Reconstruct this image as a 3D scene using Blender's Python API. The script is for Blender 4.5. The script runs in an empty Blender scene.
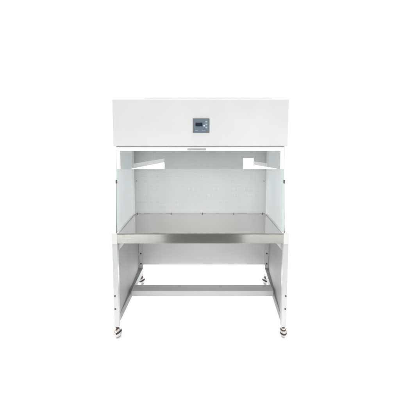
import bpy, bmesh, math, random
from mathutils import Vector, Matrix
random.seed(7)
S = bpy.context.scene
COL = S.collection

# ------------------------------------------------------------------ camera
cam = bpy.data.cameras.new("camera")
cam.sensor_width = 36.0
cam.lens = 323.2 / 400 * 36.0
cam.shift_y = -30.0 / 400
cam.shift_x = -0.3 / 400
cam.clip_start = 0.05
cam.clip_end = 500
camo = bpy.data.objects.new("camera", cam)
camo.location = (0, -2.312, 1.522)
camo.rotation_euler = (math.radians(90 - 5.85), 0, 0)
COL.objects.link(camo)
S.camera = camo

# ------------------------------------------------------------------ world: bright white studio behind, dim room behind the camera
W = bpy.data.worlds.new("World")
S.world = W
W.use_nodes = True
nt = W.node_tree
for n in list(nt.nodes):
    nt.nodes.remove(n)
N = nt.nodes.new; L = nt.links.new
wo = N("ShaderNodeOutputWorld"); bg = N("ShaderNodeBackground")
tc = N("ShaderNodeTexCoord"); sp = N("ShaderNodeSeparateXYZ")
rmp = N("ShaderNodeValToRGB"); mr = N("ShaderNodeMapRange")
L(tc.outputs["Generated"], sp.inputs[0])
mr.inputs[1].default_value = -1; mr.inputs[2].default_value = 1
L(sp.outputs["Y"], mr.inputs[0])
L(mr.outputs[0], rmp.inputs[0])
e = rmp.color_ramp.elements
e[0].position = 0.18; e[0].color = (0.10, 0.10, 0.10, 1)
e[1].position = 0.56; e[1].color = (1, 1, 1, 1)
L(rmp.outputs[0], bg.inputs[0])
bg.inputs[1].default_value = 1.8
L(bg.outputs[0], wo.inputs[0])

S.view_settings.view_transform = 'Standard'
S.view_settings.look = 'None'
S.view_settings.gamma = 1
S.view_settings.exposure = 0
S.cycles.max_bounces = 12
S.cycles.transparent_max_bounces = 12


# ------------------------------------------------------------------ lamps
def area(name, loc, target, sx, sy, radiance, color=(1, 1, 1), roll=None, spread=180):
    l = bpy.data.lights.new(name, 'AREA')
    l.shape = 'RECTANGLE'; l.size = sx; l.size_y = sy
    l.energy = radiance * math.pi * sx * sy
    l.color = color
    l.spread = math.radians(spread)
    o = bpy.data.objects.new(name, l)
    o.location = loc
    d = (Vector(target) - Vector(loc)).normalized()
    o.rotation_euler = d.to_track_quat('-Z', 'Y').to_euler()
    COL.objects.link(o)
    return o


area("overhead_fill", (0, 3.0, 6.0), (0, 3.0, 0), 16.0, 10.0, 2.2)  # added unseen fill from above, keeps the ground white
area("key_softbox", (0.1, -3.4, 2.75), (0, 0.3, 1.1), 2.4, 0.8, 3.0, (1, 0.99, 0.97))
area("left_fill", (-2.4, -3.0, 1.85), (0, 0.3, 0.7), 1.3, 1.0, 6.6, (1, 0.995, 0.98))  # added cross fill to brighten the side panels and the ground beneath
area("rear_fill", (0, 3.6, 0.62), (0, 0.5, 0.0), 2.0, 0.9, 34.0)  # added low fill from behind, whitens the ground under the cabinet
area("right_fill", (2.4, -3.0, 1.85), (0, 0.3, 0.7), 1.3, 1.0, 6.6, (1, 0.995, 0.98))  # added cross fill, mirrors the left one


# two tall windows behind the photographer; their mirror image is what shows in the sash glass
def window_light(name, a, b, z0, z1, radiance):
    a = Vector(a); b = Vector(b)
    c = (a + b) / 2
    n = Vector((-(b - a).y, (b - a).x))
    if n.dot(Vector((0, 0)) - c) < 0:
        n = -n
    cz = (z0 + z1) / 2
    return area(name, (c.x, c.y, cz), (c.x + n.x, c.y + n.y, cz), (b - a).length, z1 - z0, radiance, (0.98, 0.99, 1.0))


window_light("window_lamp", (-0.67, -3.69), (-1.167, -1.96), 0.72, 1.05, 25)
window_light("window_lamp", (1.0, -3.69), (1.353, -2.56), 0.72, 1.006, 25)
window_light("window_lamp", (0.80, -3.695), (0.995, -3.695), 0.72, 1.13, 28)

window_light("transom_lamp", (-0.67, -3.69), (-1.01, -2.55), 1.052, 1.12, 2.6)
window_light("transom_lamp", (1.0, -3.69), (1.148, -3.21), 1.008, 1.07, 2.6)


# ------------------------------------------------------------------ materials
def new_mat(name):
    m = bpy.data.materials.new(name)
    m.use_nodes = True
    t = m.node_tree
    b = t.nodes.get("Principled BSDF")
    return m, t, b


def paint(name, col, rough=0.38, var=0.025, peel=0.02, spec=0.5):
    """powder coat: fine orange-peel, faint cloudy unevenness of tone and gloss"""
    m, t, b = new_mat(name)
    tc = t.nodes.new("ShaderNodeTexCoord")
    n1 = t.nodes.new("ShaderNodeTexNoise"); n1.inputs["Scale"].default_value = 3.5; n1.inputs["Detail"].default_value = 5
    n2 = t.nodes.new("ShaderNodeTexNoise"); n2.inputs["Scale"].default_value = 900; n2.inputs["Detail"].default_value = 2
    t.links.new(tc.outputs["Object"], n1.inputs["Vector"]); t.links.new(tc.outputs["Object"], n2.inputs["Vector"])
    r = t.nodes.new("ShaderNodeValToRGB")
    lo = tuple(c * (1 - var) for c in col); hi = tuple(min(1, c * (1 + var)) for c in col)
    r.color_ramp.elements[0].position = 0.35; r.color_ramp.elements[0].color = (*lo, 1)
    r.color_ramp.elements[1].position = 0.65; r.color_ramp.elements[1].color = (*hi, 1)
    t.links.new(n1.outputs["Fac"], r.inputs[0]); t.links.new(r.outputs[0], b.inputs["Base Color"])
    mr = t.nodes.new("ShaderNodeMapRange")
    mr.inputs[3].default_value = rough - 0.015; mr.inputs[4].default_value = rough + 0.015
    t.links.new(n1.outputs["Fac"], mr.inputs[0]); t.links.new(mr.outputs[0], b.inputs["Roughness"])
    bp = t.nodes.new("ShaderNodeBump"); bp.inputs["Strength"].default_value = peel; bp.inputs["Distance"].default_value = 0.001
    t.links.new(n2.outputs["Fac"], bp.inputs["Height"]); t.links.new(bp.outputs[0], b.inputs["Normal"])
    b.inputs["Specular IOR Level"].default_value = spec
    return m


def brushed(name, col, rough, aniso=0.0, stretch=(1.2, 160, 160), amt=0.1, bump=0.05):
    m, t, b = new_mat(name)
    tc = t.nodes.new("ShaderNodeTexCoord"); mp = t.nodes.new("ShaderNodeMapping")
    mp.inputs["Scale"].default_value = stretch
    n = t.nodes.new("ShaderNodeTexNoise"); n.inputs["Scale"].default_value = 4; n.inputs["Detail"].default_value = 6
    t.links.new(tc.outputs["Object"], mp.inputs[0]); t.links.new(mp.outputs[0], n.inputs["Vector"])
    r = t.nodes.new("ShaderNodeValToRGB")
    r.color_ramp.elements[0].position = 0.3; r.color_ramp.elements[0].color = (*[c * (1 - amt) for c in col], 1)
    r.color_ramp.elements[1].position = 0.7; r.color_ramp.elements[1].color = (*[min(1, c * (1 + amt)) for c in col], 1)
    t.links.new(n.outputs["Fac"], r.inputs[0]); t.links.new(r.outputs[0], b.inputs["Base Color"])
    mr = t.nodes.new("ShaderNodeMapRange"); mr.inputs[3].default_value = rough * 0.75; mr.inputs[4].default_value = rough * 1.25
    t.links.new(n.outputs["Fac"], mr.inputs[0]); t.links.new(mr.outputs[0], b.inputs["Roughness"])
    bp = t.nodes.new("ShaderNodeBump"); bp.inputs["Strength"].default_value = bump; bp.inputs["Distance"].default_value = 0.0006
    t.links.new(n.outputs["Fac"], bp.inputs["Height"]); t.links.new(bp.outputs[0], b.inputs["Normal"])
    b.inputs["Metallic"].default_value = 1
    if aniso:
        b.inputs["Anisotropic"].default_value = aniso
        b.inputs["Anisotropic Rotation"].default_value = 0.25
        tg = t.nodes.new("ShaderNodeTangent"); tg.direction_type = 'RADIAL'; tg.axis = 'Z'
        t.links.new(tg.outputs[0], b.inputs["Tangent"])
    return m


def plain(name, col, rough=0.4, metal=0.0, spec=0.5):
    m, t, b = new_mat(name)
    tc = t.nodes.new("ShaderNodeTexCoord")
    n = t.nodes.new("ShaderNodeTexNoise"); n.inputs["Scale"].default_value = 60; n.inputs["Detail"].default_value = 4
    t.links.new(tc.outputs["Object"], n.inputs["Vector"])
    r = t.nodes.new("ShaderNodeValToRGB")
    r.color_ramp.elements[0].color = (*[c * 0.88 for c in col], 1)
    r.color_ramp.elements[1].color = (*[min(1, c * 1.12) for c in col], 1)
    t.links.new(n.outputs["Fac"], r.inputs[0]); t.links.new(r.outputs[0], b.inputs["Base Color"])
    b.inputs["Roughness"].default_value = rough; b.inputs["Metallic"].default_value = metal
    b.inputs["Specular IOR Level"].default_value = spec
    return m


def glass(name, tint, refl):
    m, t, b = new_mat(name)
    t.nodes.remove(b)
    out = t.nodes.get("Material Output")
    tr = t.nodes.new("ShaderNodeBsdfTransparent"); tr.inputs[0].default_value = (*tint, 1)
    gl = t.nodes.new("ShaderNodeBsdfGlossy"); gl.inputs["Roughness"].default_value = 0.0
    gl.inputs[0].default_value = (1, 1, 1, 1)
    fr = t.nodes.new("ShaderNodeFresnel"); fr.inputs["IOR"].default_value = refl
    mx = t.nodes.new("ShaderNodeMixShader")
    t.links.new(fr.outputs[0], mx.inputs[0]); t.links.new(tr.outputs[0], mx.inputs[1]); t.links.new(gl.outputs[0], mx.inputs[2])
    t.links.new(mx.outputs[0], out.inputs[0])
    return m


def frosted(name, col):
    m, t, b = new_mat(name)
    out = t.nodes.get("Material Output")
    b.inputs["Base Color"].default_value = (*col, 1)
    b.inputs["Roughness"].default_value = 0.4
    b.inputs["Specular IOR Level"].default_value = 0.3
    tl = t.nodes.new("ShaderNodeBsdfTranslucent"); tl.inputs[0].default_value = (*col, 1)
    mx = t.nodes.new("ShaderNodeMixShader"); mx.inputs[0].default_value = 0.5
    t.links.new(b.outputs[0], mx.inputs[1]); t.links.new(tl.outputs[0], mx.inputs[2])
    t.links.new(mx.outputs[0], out.inputs[0])
    return m


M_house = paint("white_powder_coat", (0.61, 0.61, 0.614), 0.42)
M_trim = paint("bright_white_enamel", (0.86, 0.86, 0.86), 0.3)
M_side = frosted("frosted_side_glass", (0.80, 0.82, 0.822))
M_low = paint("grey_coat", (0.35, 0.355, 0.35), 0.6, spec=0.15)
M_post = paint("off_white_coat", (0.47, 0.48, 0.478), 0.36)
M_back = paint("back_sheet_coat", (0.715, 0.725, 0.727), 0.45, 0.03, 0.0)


def perforate(m, pitch=0.0115, hole=0.0017, depth=0.48):
    """rows of small round holes through the sheet, some clogged with coating"""
    t = m.node_tree
    b = t.nodes["Principled BSDF"]
    old = b.inputs["Base Color"].links[0].from_socket
    tc = t.nodes.new("ShaderNodeTexCoord"); sp = t.nodes.new("ShaderNodeSeparateXYZ")
    t.links.new(tc.outputs["Object"], sp.inputs[0])

    def mth(op, a, bb=None):
        n = t.nodes.new("ShaderNodeMath"); n.operation = op
        for i, v in enumerate((a, bb)):
            if v is None: continue
            if isinstance(v, (int, float)): n.inputs[i].default_value = v
            else: t.links.new(v, n.inputs[i])
        return n.outputs[0]
    dx = mth('PINGPONG', sp.outputs["X"], pitch / 2); dz = mth('PINGPONG', sp.outputs["Z"], pitch / 2)
    d = mth('SQRT', mth('ADD', mth('MULTIPLY', dx, dx), mth('MULTIPLY', dz, dz)))
    inside = mth('LESS_THAN', d, hole)
    n = t.nodes.new("ShaderNodeTexNoise"); n.inputs["Scale"].default_value = 14; n.inputs["Detail"].default_value = 4
    t.links.new(tc.outputs["Object"], n.inputs["Vector"])
    mr = t.nodes.new("ShaderNodeMapRange"); mr.inputs[1].default_value = 0.4; mr.inputs[2].default_value = 0.65
    t.links.new(n.outputs["Fac"], mr.inputs[0])
    fac = mth('MULTIPLY', mth('MULTIPLY', inside, mr.outputs[0]), depth)
    mx = t.nodes.new("ShaderNodeMix"); mx.data_type = 'RGBA'
    t.links.new(fac, mx.inputs[0]); t.links.new(old, mx.inputs[6]); mx.inputs[7].default_value = (0.12, 0.12, 0.12, 1)
    t.links.new(mx.outputs[2], b.inputs["Base Color"])


perforate(M_back)
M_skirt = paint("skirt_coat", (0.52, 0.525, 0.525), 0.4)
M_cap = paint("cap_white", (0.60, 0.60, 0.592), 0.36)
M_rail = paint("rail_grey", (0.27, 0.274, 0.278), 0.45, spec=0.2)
M_steel_top = brushed("brushed_steel_top", (0.72, 0.705, 0.69), 0.11, amt=0.03, bump=0.02)
M_steel_edge = brushed("brushed_steel_edge", (0.385, 0.39, 0.36), 0.2, 1.0, amt=0.03, bump=0.01)
M_bolt = plain("dark_bolt", (0.07, 0.07, 0.07), 0.35, 0.6)
M_screw = plain("grey_screw", (0.26, 0.26, 0.26), 0.35, 0.5)
M_gasket = plain("dark_gasket", (0.09, 0.09, 0.085), 0.6)
M_rubber = plain("black_rubber", (0.012, 0.011, 0.011), 0.5)
M_tread = plain("dark_tread", (0.10, 0.095, 0.09), 0.5)
M_collar = plain("dark_collar", (0.075, 0.045, 0.038), 0.35, 0.3)
M_chrome = plain("cream_chrome", (0.50, 0.465, 0.445), 0.22, 0.35)
M_panel = plain("blue_grey_membrane", (0.11, 0.145, 0.19), 0.35)
M_bezel = plain("slate_bezel", (0.13, 0.15, 0.17), 0.4)
M_lcd = plain("navy_display", (0.018, 0.022, 0.042), 0.12)
M_key = plain("pale_green_key", (0.36, 0.42, 0.40), 0.4)
M_mark = plain("pale_print", (0.42, 0.46, 0.50), 0.5)
M_handle = paint("handle_grey", (0.33, 0.33, 0.33), 0.3)
M_glass = glass("sash_glass", (0.952, 0.96, 0.956), 1.55)
M_paper = paint("white_paper", (0.93, 0.93, 0.93), 0.7, 0.006, 0.0, 0.2)
M_floor = paint("grey_concrete", (0.05, 0.05, 0.048), 0.6, 0.2, 0.0)
M_filter = plain("filter_grid", (0.5, 0.5, 0.49), 0.5)


# ------------------------------------------------------------------ mesh helpers
def add_box(bm, x0, x1, y0, y1, z0, z1, bev=0.0, seg=2):
    b2 = bmesh.new()
    vs = [b2.verts.new((x, y, z)) for x in (x0, x1) for y in (y0, y1) for z in (z0, z1)]
    for f in ((0, 1, 3, 2), (4, 6, 7, 5), (0, 4, 5, 1), (2, 3, 7, 6), (0, 2, 6, 4), (1, 5, 7, 3)):
        b2.faces.new([vs[i] for i in f])
    if bev:
        bmesh.ops.bevel(b2, geom=b2.edges[:], offset=bev, segments=seg, affect='EDGES', profile=0.5)
    merge(bm, b2)


def add_hull(bm, pts8, bev=0.0):
    """a box with free corners, same corner order as add_box (x, y, z nested)"""
    b2 = bmesh.new()
    vs = [b2.verts.new(p) for p in pts8]
    for f in ((0, 1, 3, 2), (4, 6, 7, 5), (0, 4, 5, 1), (2, 3, 7, 6), (0, 2, 6, 4), (1, 5, 7, 3)):
        b2.faces.new([vs[i] for i in f])
    if bev:
        bmesh.ops.bevel(b2, geom=b2.edges[:], offset=bev, segments=2, affect='EDGES', profile=0.5)
    merge(bm, b2)


def merge(bm, b2, mat=None):
    if mat is not None:
        bmesh.ops.transform(b2, matrix=mat, verts=b2.verts[:])
    me = bpy.data.meshes.new("tmp")
    b2.to_mesh(me); b2.free()
    bm.from_mesh(me)
    bpy.data.meshes.remove(me)


def add_lathe(bm, prof, seg=40, mat=None, sc=(1, 1, 1)):
    b2 = bmesh.new()
    rings = []
    for r, z in prof:
        if r < 1e-6:
            rings.append([b2.verts.new((0, 0, z * sc[2]))])
        else:
            rings.append([b2.verts.new((r * sc[0] * math.cos(2 * math.pi * i / seg), r * sc[1] * math.sin(2 * math.pi * i / seg), z * sc[2])) for i in range(seg)])
    for a, b in zip(rings, rings[1:]):
        for i in range(seg):
            j = (i + 1) % seg
            if len(a) == 1 and len(b) == 1:
                continue
            if len(a) == 1:
                b2.faces.new((a[0], b[i], b[j]))
            elif len(b) == 1:
                b2.faces.new((a[i], b[0], a[j]))
            else:
                b2.faces.new((a[i], b[i], b[j], a[j]))
    merge(bm, b2, mat)


def obj(name, bm, mat, parent=None, smooth=True):
    bmesh.ops.recalc_face_normals(bm, faces=bm.faces[:])
    me = bpy.data.meshes.new(name)
    bm.to_mesh(me); bm.free()
    me.materials.append(mat)
    o = bpy.data.objects.new(name, me)
    COL.objects.link(o)
    if smooth:
        for p in me.polygons:
            p.use_smooth = True
        try:
            me.set_sharp_from_angle(angle=math.radians(35))
        except Exception:
            pass
    if parent is not None:
        o.parent = parent
    return o


def even(o):
    """keep the large faces truly flat between their rounded edges"""
    w = o.modifiers.new("weighted_normal", 'WEIGHTED_NORMAL')
    w.mode = 'FACE_AREA'; w.weight = 100; w.keep_sharp = True
    return o


def box(name, mat, parent, *a, bev=0.0015):
    bm = bmesh.new()
    add_box(bm, *a, bev=bev)
    return even(obj(name, bm, mat, parent, smooth=bev > 0))


# ------------------------------------------------------------------ setting
bm = bmesh.new()
add_box(bm, -60, 60, -0.95, 90, -0.004, 0.0)
g = obj("ground", bm, M_paper, None, False); g["kind"] = "structure"
bm = bmesh.new()
add_box(bm, -60, 60, -60, 90, -0.06, -0.008)
g = obj("floor", bm, M_floor, None, False); g["kind"] = "structure"

# ------------------------------------------------------------------ the cabinet
cab = bpy.data.objects.new("laminar_flow_cabinet", None)
cab["label"] = "white clean-bench cabinet on four ball casters with steel worktop and blue-grey control panel"
cab["category"] = "cabinet"
COL.objects.link(cab)

ZT, ZH0, ZH1 = 0.815, 1.4545, 1.786
YB = 0.62            # back wall of the work space
YR = 0.90            # front of the rear posts

# housing (fan and filter box)
h = box("housing", M_house, cab, -0.621, 0.6235, -0.004, 0.94, ZH0, ZH1, bev=0.004)
box("filter_cover", M_house, h, -0.40, 0.512, 0.02, 0.80, ZH1 - 0.001, ZH1 + 0.011, bev=0.003)
# ceiling of the work space: diffuser sheet with slots
bm = bmesh.new()
add_box(bm, -0.609, 0.609, 0.024, YB - 0.002, 1.428, 1.4535)
for i in range(40):
    x = -0.585 + i * 0.03
    add_box(bm, x - 0.002, x + 0.002, 0.03, YB - 0.01, 1.421, 1.4275)
obj("diffuser", bm, M_filter, h, False)

# rear plenum and back wall
box("rear_plenum", M_house, cab, -0.617, 0.617, YB + 0.014, 0.938, 0.745, 1.4535, bev=0.003)
bw = box("back_wall", M_back, cab, -0.6095, 0.6095, YB, YB + 0.012, ZT + 0.001, 1.4275, bev=0.001)


def screw(bm, x, y, z, r, axis='-Y', h=0.004):
    prof = [(0, h), (r * 0.55, h * 0.95), (r * 0.9, h * 0.6), (r, 0.0)]
    if axis == '-Y':
        m = Matrix.Translation((x, y, z)) @ Matrix.Rotation(math.radians(90), 4, 'X')
    else:
        m = Matrix.Translation((x, y, z))
    add_lathe(bm, prof, 14, m)


for x, z in ((-0.582, 1.12), (0.582, 1.12), (-0.582, ZT + 0.0062), (-0.27, ZT + 0.0062), (0.02, ZT + 0.0062), (0.31, ZT + 0.0062), (0.575, ZT + 0.0062)):
    bm = bmesh.new(); screw(bm, x, YB, z, 0.0046)
    obj("screw", bm, M_screw, bw)

# upper side panels, corner strips, gaskets and foot trims
for s in (-1, 1):
    def front_x(z):          # the front edge leans inward towards the top
        return 0.6145 - (z - 0.8165) * 0.0145 / 0.637

    def sheet(name, mat, parent, ya, yb, za, zb, o0, o1, rear=None, bev=0.0008):
        """an upright strip whose front follows the leaning edge; o0, o1 are offsets across the sheet"""
        bm = bmesh.new()
        pts = []
        for o in (o0, o1):
            for y in (ya, yb):
                for z in (za, zb):
                    x = front_x(z) if (rear is None or y == ya) else rear
                    pts.append((s * (x + o), y, z))
        add_hull(bm, pts, bev)
        return even(obj(name, bm, mat, parent))

    sp_ = sheet("side_panel", M_side, cab, 0.004, 0.632, 0.8165, ZH0 - 0.001, 0.0, 0.0045, 0.6140)
    a, b = sorted((s * 0.6135, s * 0.5955))
    box("corner_strip", M_trim, sp_, a, b, 0.578, 0.6185, ZT + 0.001, 1.4275, bev=0.0012)
    sheet("foot_trim", M_trim, sp_, 0.006, 0.577, ZT + 0.001, ZT + 0.009, -0.0125, -0.0006, 0.6140)
    bm = bmesh.new()         # black edging, tapering away towards the clip
    pts = [(s * (front_x(z) + o * (1.0 if z < 1 else 0.3)), y, z) for o in (0.0003, 0.0054) for y in (0.0, 0.0035) for z in (0.8208, 1.186)]
    add_hull(bm, pts, 0.0003)
    even(obj("edge_gasket", bm, M_gasket, sp_))
    sheet("panel_clip", M_gasket, sp_, -0.003, 0.014, 1.187, 1.212, -0.003, 0.0065, None, 0.001)

# sash: white top rail and stiles round a bare-edged glass pane
sa = bpy.data.objects.new("sash", None); COL.objects.link(sa); sa.parent = cab
SY0, SY1 = 0.001, 0.019
box("top_rail", M_trim, sa, -0.6005, 0.6005, SY0, SY1, 1.4225, 1.4485, bev=0.0012)
for s in (-1, 1):
    a, b = sorted((s * 0.6005, s * 0.5745))
    box("stile", M_trim, sa, a, b, SY0, SY1, 1.2925, 1.422, bev=0.0012)
box("pane", M_glass, sa, -0.574, 0.574, 0.008, 0.013, 1.2925, 1.422, bev=0)
bm = bmesh.new()
add_box(bm, -0.092, 0.040, -0.007, 0.0005, 1.4265, 1.4395, 0.002)
obj("handle", bm, M_handle, sa)

# worktop
wt = box("worktop", M_steel_top, cab, -0.622, 0.622, 0.002, YB + 0.012, ZT - 0.02, ZT, bev=0.0015)
bm = bmesh.new()
n = 8
prof = [(-0.003, 0.7425), (-0.003, ZT - 0.004)]
for i in range(n + 1):
    t = math.pi / 2 * i / n
    prof.append((0.003 - 0.006 * math.cos(t), ZT - 0.0055 + 0.006 * math.sin(t)))
prof += [(0.012, ZT + 0.0005), (0.012, ZT - 0.003), (0.001, ZT - 0.008), (0.001, 0.747), (0.03, 0.747), (0.03, 0.7425)]
va = [bm.verts.new((-0.6115, y, z)) for y, z in prof]
vb = [bm.verts.new((0.6115, y, z)) for y, z in prof]
for i in range(len(prof)):
    j = (i + 1) % len(prof)
    bm.faces.new((va[i], va[j], vb[j], vb[i]))
bm.faces.new(va); bm.faces.new(vb[::-1])
obj("front_edge", bm, M_steel_edge, wt)


# lower frame
def post(parent, x0, x1, y0, y1, z0, z1):
    return box("post", M_post, parent, x0, x1, y0, y1, z0, z1, bev=0.003)


RL = (-0.630, -0.590)     # rear posts, left and right
RR = (0.663, 0.703)
for s, (r0, r1) in ((-1, RL), (1, RR)):
    fi, fo = s * 0.6125, s * 0.6515
    a, b = sorted((fi, fo))
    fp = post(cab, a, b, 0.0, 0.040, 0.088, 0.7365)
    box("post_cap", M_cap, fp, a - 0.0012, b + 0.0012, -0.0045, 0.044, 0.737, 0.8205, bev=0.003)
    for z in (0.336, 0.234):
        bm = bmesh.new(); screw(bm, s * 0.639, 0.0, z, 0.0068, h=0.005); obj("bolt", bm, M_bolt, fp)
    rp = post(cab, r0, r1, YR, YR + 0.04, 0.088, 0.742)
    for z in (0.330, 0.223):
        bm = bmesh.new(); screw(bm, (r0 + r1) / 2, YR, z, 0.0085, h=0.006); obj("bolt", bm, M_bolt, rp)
    # side sheet between the posts (thin) and the bottom rail under it
    ri, ro = (r1, r0) if s < 0 else (r0, r1)
    x0, x1 = fi + s * 0.004, ro + s * 0.004
    t = s * 0.008
    y0, y1 = 0.0405, YR + 0.038
    bm = bmesh.new()
    z0, z1 = 0.118, 0.741
    pts = [(x0, y0, z0), (x0, y0, z1), (x1, y1, z0), (x1, y1, z1), (x0 + t, y0, z0), (x0 + t, y0, z1), (x1 + t, y1, z0), (x1 + t, y1, z1)]
    add_hull(bm, pts, 0.001)
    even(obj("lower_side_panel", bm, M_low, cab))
    bm = bmesh.new()
    x0, x1 = fi + s * 0.001, ri + s * 0.001
    y1 = YR - 0.0005
    t, t2 = s * 0.037, s * 0.052
    z0, z1 = 0.115, 0.175
    pts = [(x0, y0, z0), (x0, y0, z1), (x1, y1, z0), (x1, y1, z1), (x0 + t, y0, z0), (x0 + t, y0, z1), (x1 + t2, y1, z0), (x1 + t2, y1, z1)]
    add_hull(bm, pts, 0.003)
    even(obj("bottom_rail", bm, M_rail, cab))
    # small gusset under the worktop
    bm = bmesh.new()
    g0 = s * 0.6115
    q = [(g0, 0.741), (g0 - s * 0.05, 0.741), (g0 - s * 0.046, 0.734), (g0, 0.675)]
    A = [bm.verts.new((x, 0.045, z)) for x, z in q]; B = [bm.verts.new((x, 0.050, z)) for x, z in q]
    for i in range(4):
        j = (i + 1) % 4
        bm.faces.new((A[i], A[j], B[j], B[i]))
    bm.faces.new(A); bm.faces.new(B[::-1])
    obj("gusset", bm, M_post, cab)

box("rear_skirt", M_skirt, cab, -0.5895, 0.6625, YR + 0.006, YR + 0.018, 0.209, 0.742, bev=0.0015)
bm = bmesh.new()
add_box(bm, -0.594, 0.631, 0.35, 0.47, 0.154, 0.203, 0.003)
even(obj("crossbar", bm, M_post, cab))


# casters: hooded ball type, tilted, with a dark slot between hood and wheel
def zone(r, t0, t1, k=8):
    return [(r * math.cos(math.radians(t0 + (t1 - t0) * i / k)), r * math.sin(math.radians(t0 + (t1 - t0) * i / k))) for i in range(k + 1)]


def add_arc_lathe(bm, prof, a0, a1, mat, sc, seg=40):
    """a closed profile swept through part of a turn, ends capped"""
    b2 = bmesh.new()
    rows = []
    for i in range(seg + 1):
        a = math.radians(a0 + (a1 - a0) * i / seg)
        rows.append([b2.verts.new((r * sc[0] * math.cos(a), r * sc[1] * math.sin(a), z * sc[2])) for r, z in prof])
    n = len(prof)
    for p, q in zip(rows, rows[1:]):
        for k in range(n):
            b2.faces.new((p[k], p[(k + 1) % n], q[(k + 1) % n], q[k]))
    b2.faces.new(rows[0]); b2.faces.new(rows[-1][::-1])
    merge(bm, b2, mat)


def make_caster(x, y, rz, tilt, width, a0=-270, a1=89):
    root = bpy.data.objects.new("caster", None); COL.objects.link(root)
    root.parent = cab; root.location = (x, y, 0.0)
    R = 0.0365
    sc = (width, 1.0, 1.06)
    mt = Matrix.Translation((0, 0, R * 1.06)) @ Matrix.Rotation(rz, 4, 'Z') @ Matrix.Rotation(tilt, 4, 'Y')
    for name, lo, hi, mat in (("hood", 6, 90, M_chrome), ("ball_wheel", -52, 5, M_chrome), ("tread", -90, -53, M_tread)):
        bm = bmesh.new()
        pr = zone(R, lo, hi, 14)
        pr = ([(0, pr[0][1])] if lo > -90 else []) + pr + ([(0, pr[-1][1])] if hi < 90 else [])
        if lo <= -90: pr[0] = (0, -R)
        if hi >= 90: pr[-1] = (0, R)
        add_lathe(bm, pr, 48, mt, sc)
        obj(name, bm, mat, root)
    for name, lo, hi, mat, e in (("slot_ring", -9, 11, M_rubber, 0), ("collar", 34, 50, M_collar, -14)):
        bm = bmesh.new()
        add_arc_lathe(bm, zone(R * 1.022, lo, hi, 8) + zone(R * 0.96, hi, lo, 8), a0 - e, a1, mt, sc)
        obj(name, bm, mat, root)
    bm = bmesh.new()
    add_lathe(bm, [(0, 0.066), (0.0125, 0.066), (0.0125, 0.0875), (0, 0.0875)], 24)
    obj("stem", bm, M_collar, root)
    return root


R_ = math.radians
make_caster(-0.634, 0.020, R_(-14), R_(-27), 0.96, -76, 80)
make_caster(0.634, 0.020, R_(4), R_(-5), 0.68)
make_caster(-0.606, YR + 0.02, R_(-10), R_(-24), 0.9)
make_caster(0.676, YR + 0.02, R_(12), R_(20), 0.9)

# control panel: bezel, membrane, display, keys and printed marks
cp = box("control_panel", M_bezel, cab, -0.0525, 0.0645, -0.010, -0.0042, 1.5505, 1.6515, bev=0.002)
box("membrane", M_panel, cp, -0.0475, 0.0595, -0.0125, -0.0102, 1.5555, 1.6465, bev=0.0008)
box("display", M_lcd, cp, -0.034, 0.015, -0.0145, -0.0127, 1.596, 1.622, bev=0.0006)
for z in (1.629, 1.609, 1.588):
    box("key", M_key, cp, 0.036, 0.050, -0.0145, -0.0127, z - 0.006, z + 0.006, bev=0.001)
bm = bmesh.new()
screw(bm, 0.027, -0.0127, 1.600, 0.0062, h=0.003)
obj("knob", bm, M_house, cp)
for x in (-0.034, -0.027, -0.020, 0.016, 0.024, 0.032):
    box("printed_mark", M_mark, cp, x - 0.0024, x + 0.0024, -0.0129, -0.0127, 1.567, 1.5705, bev=0)
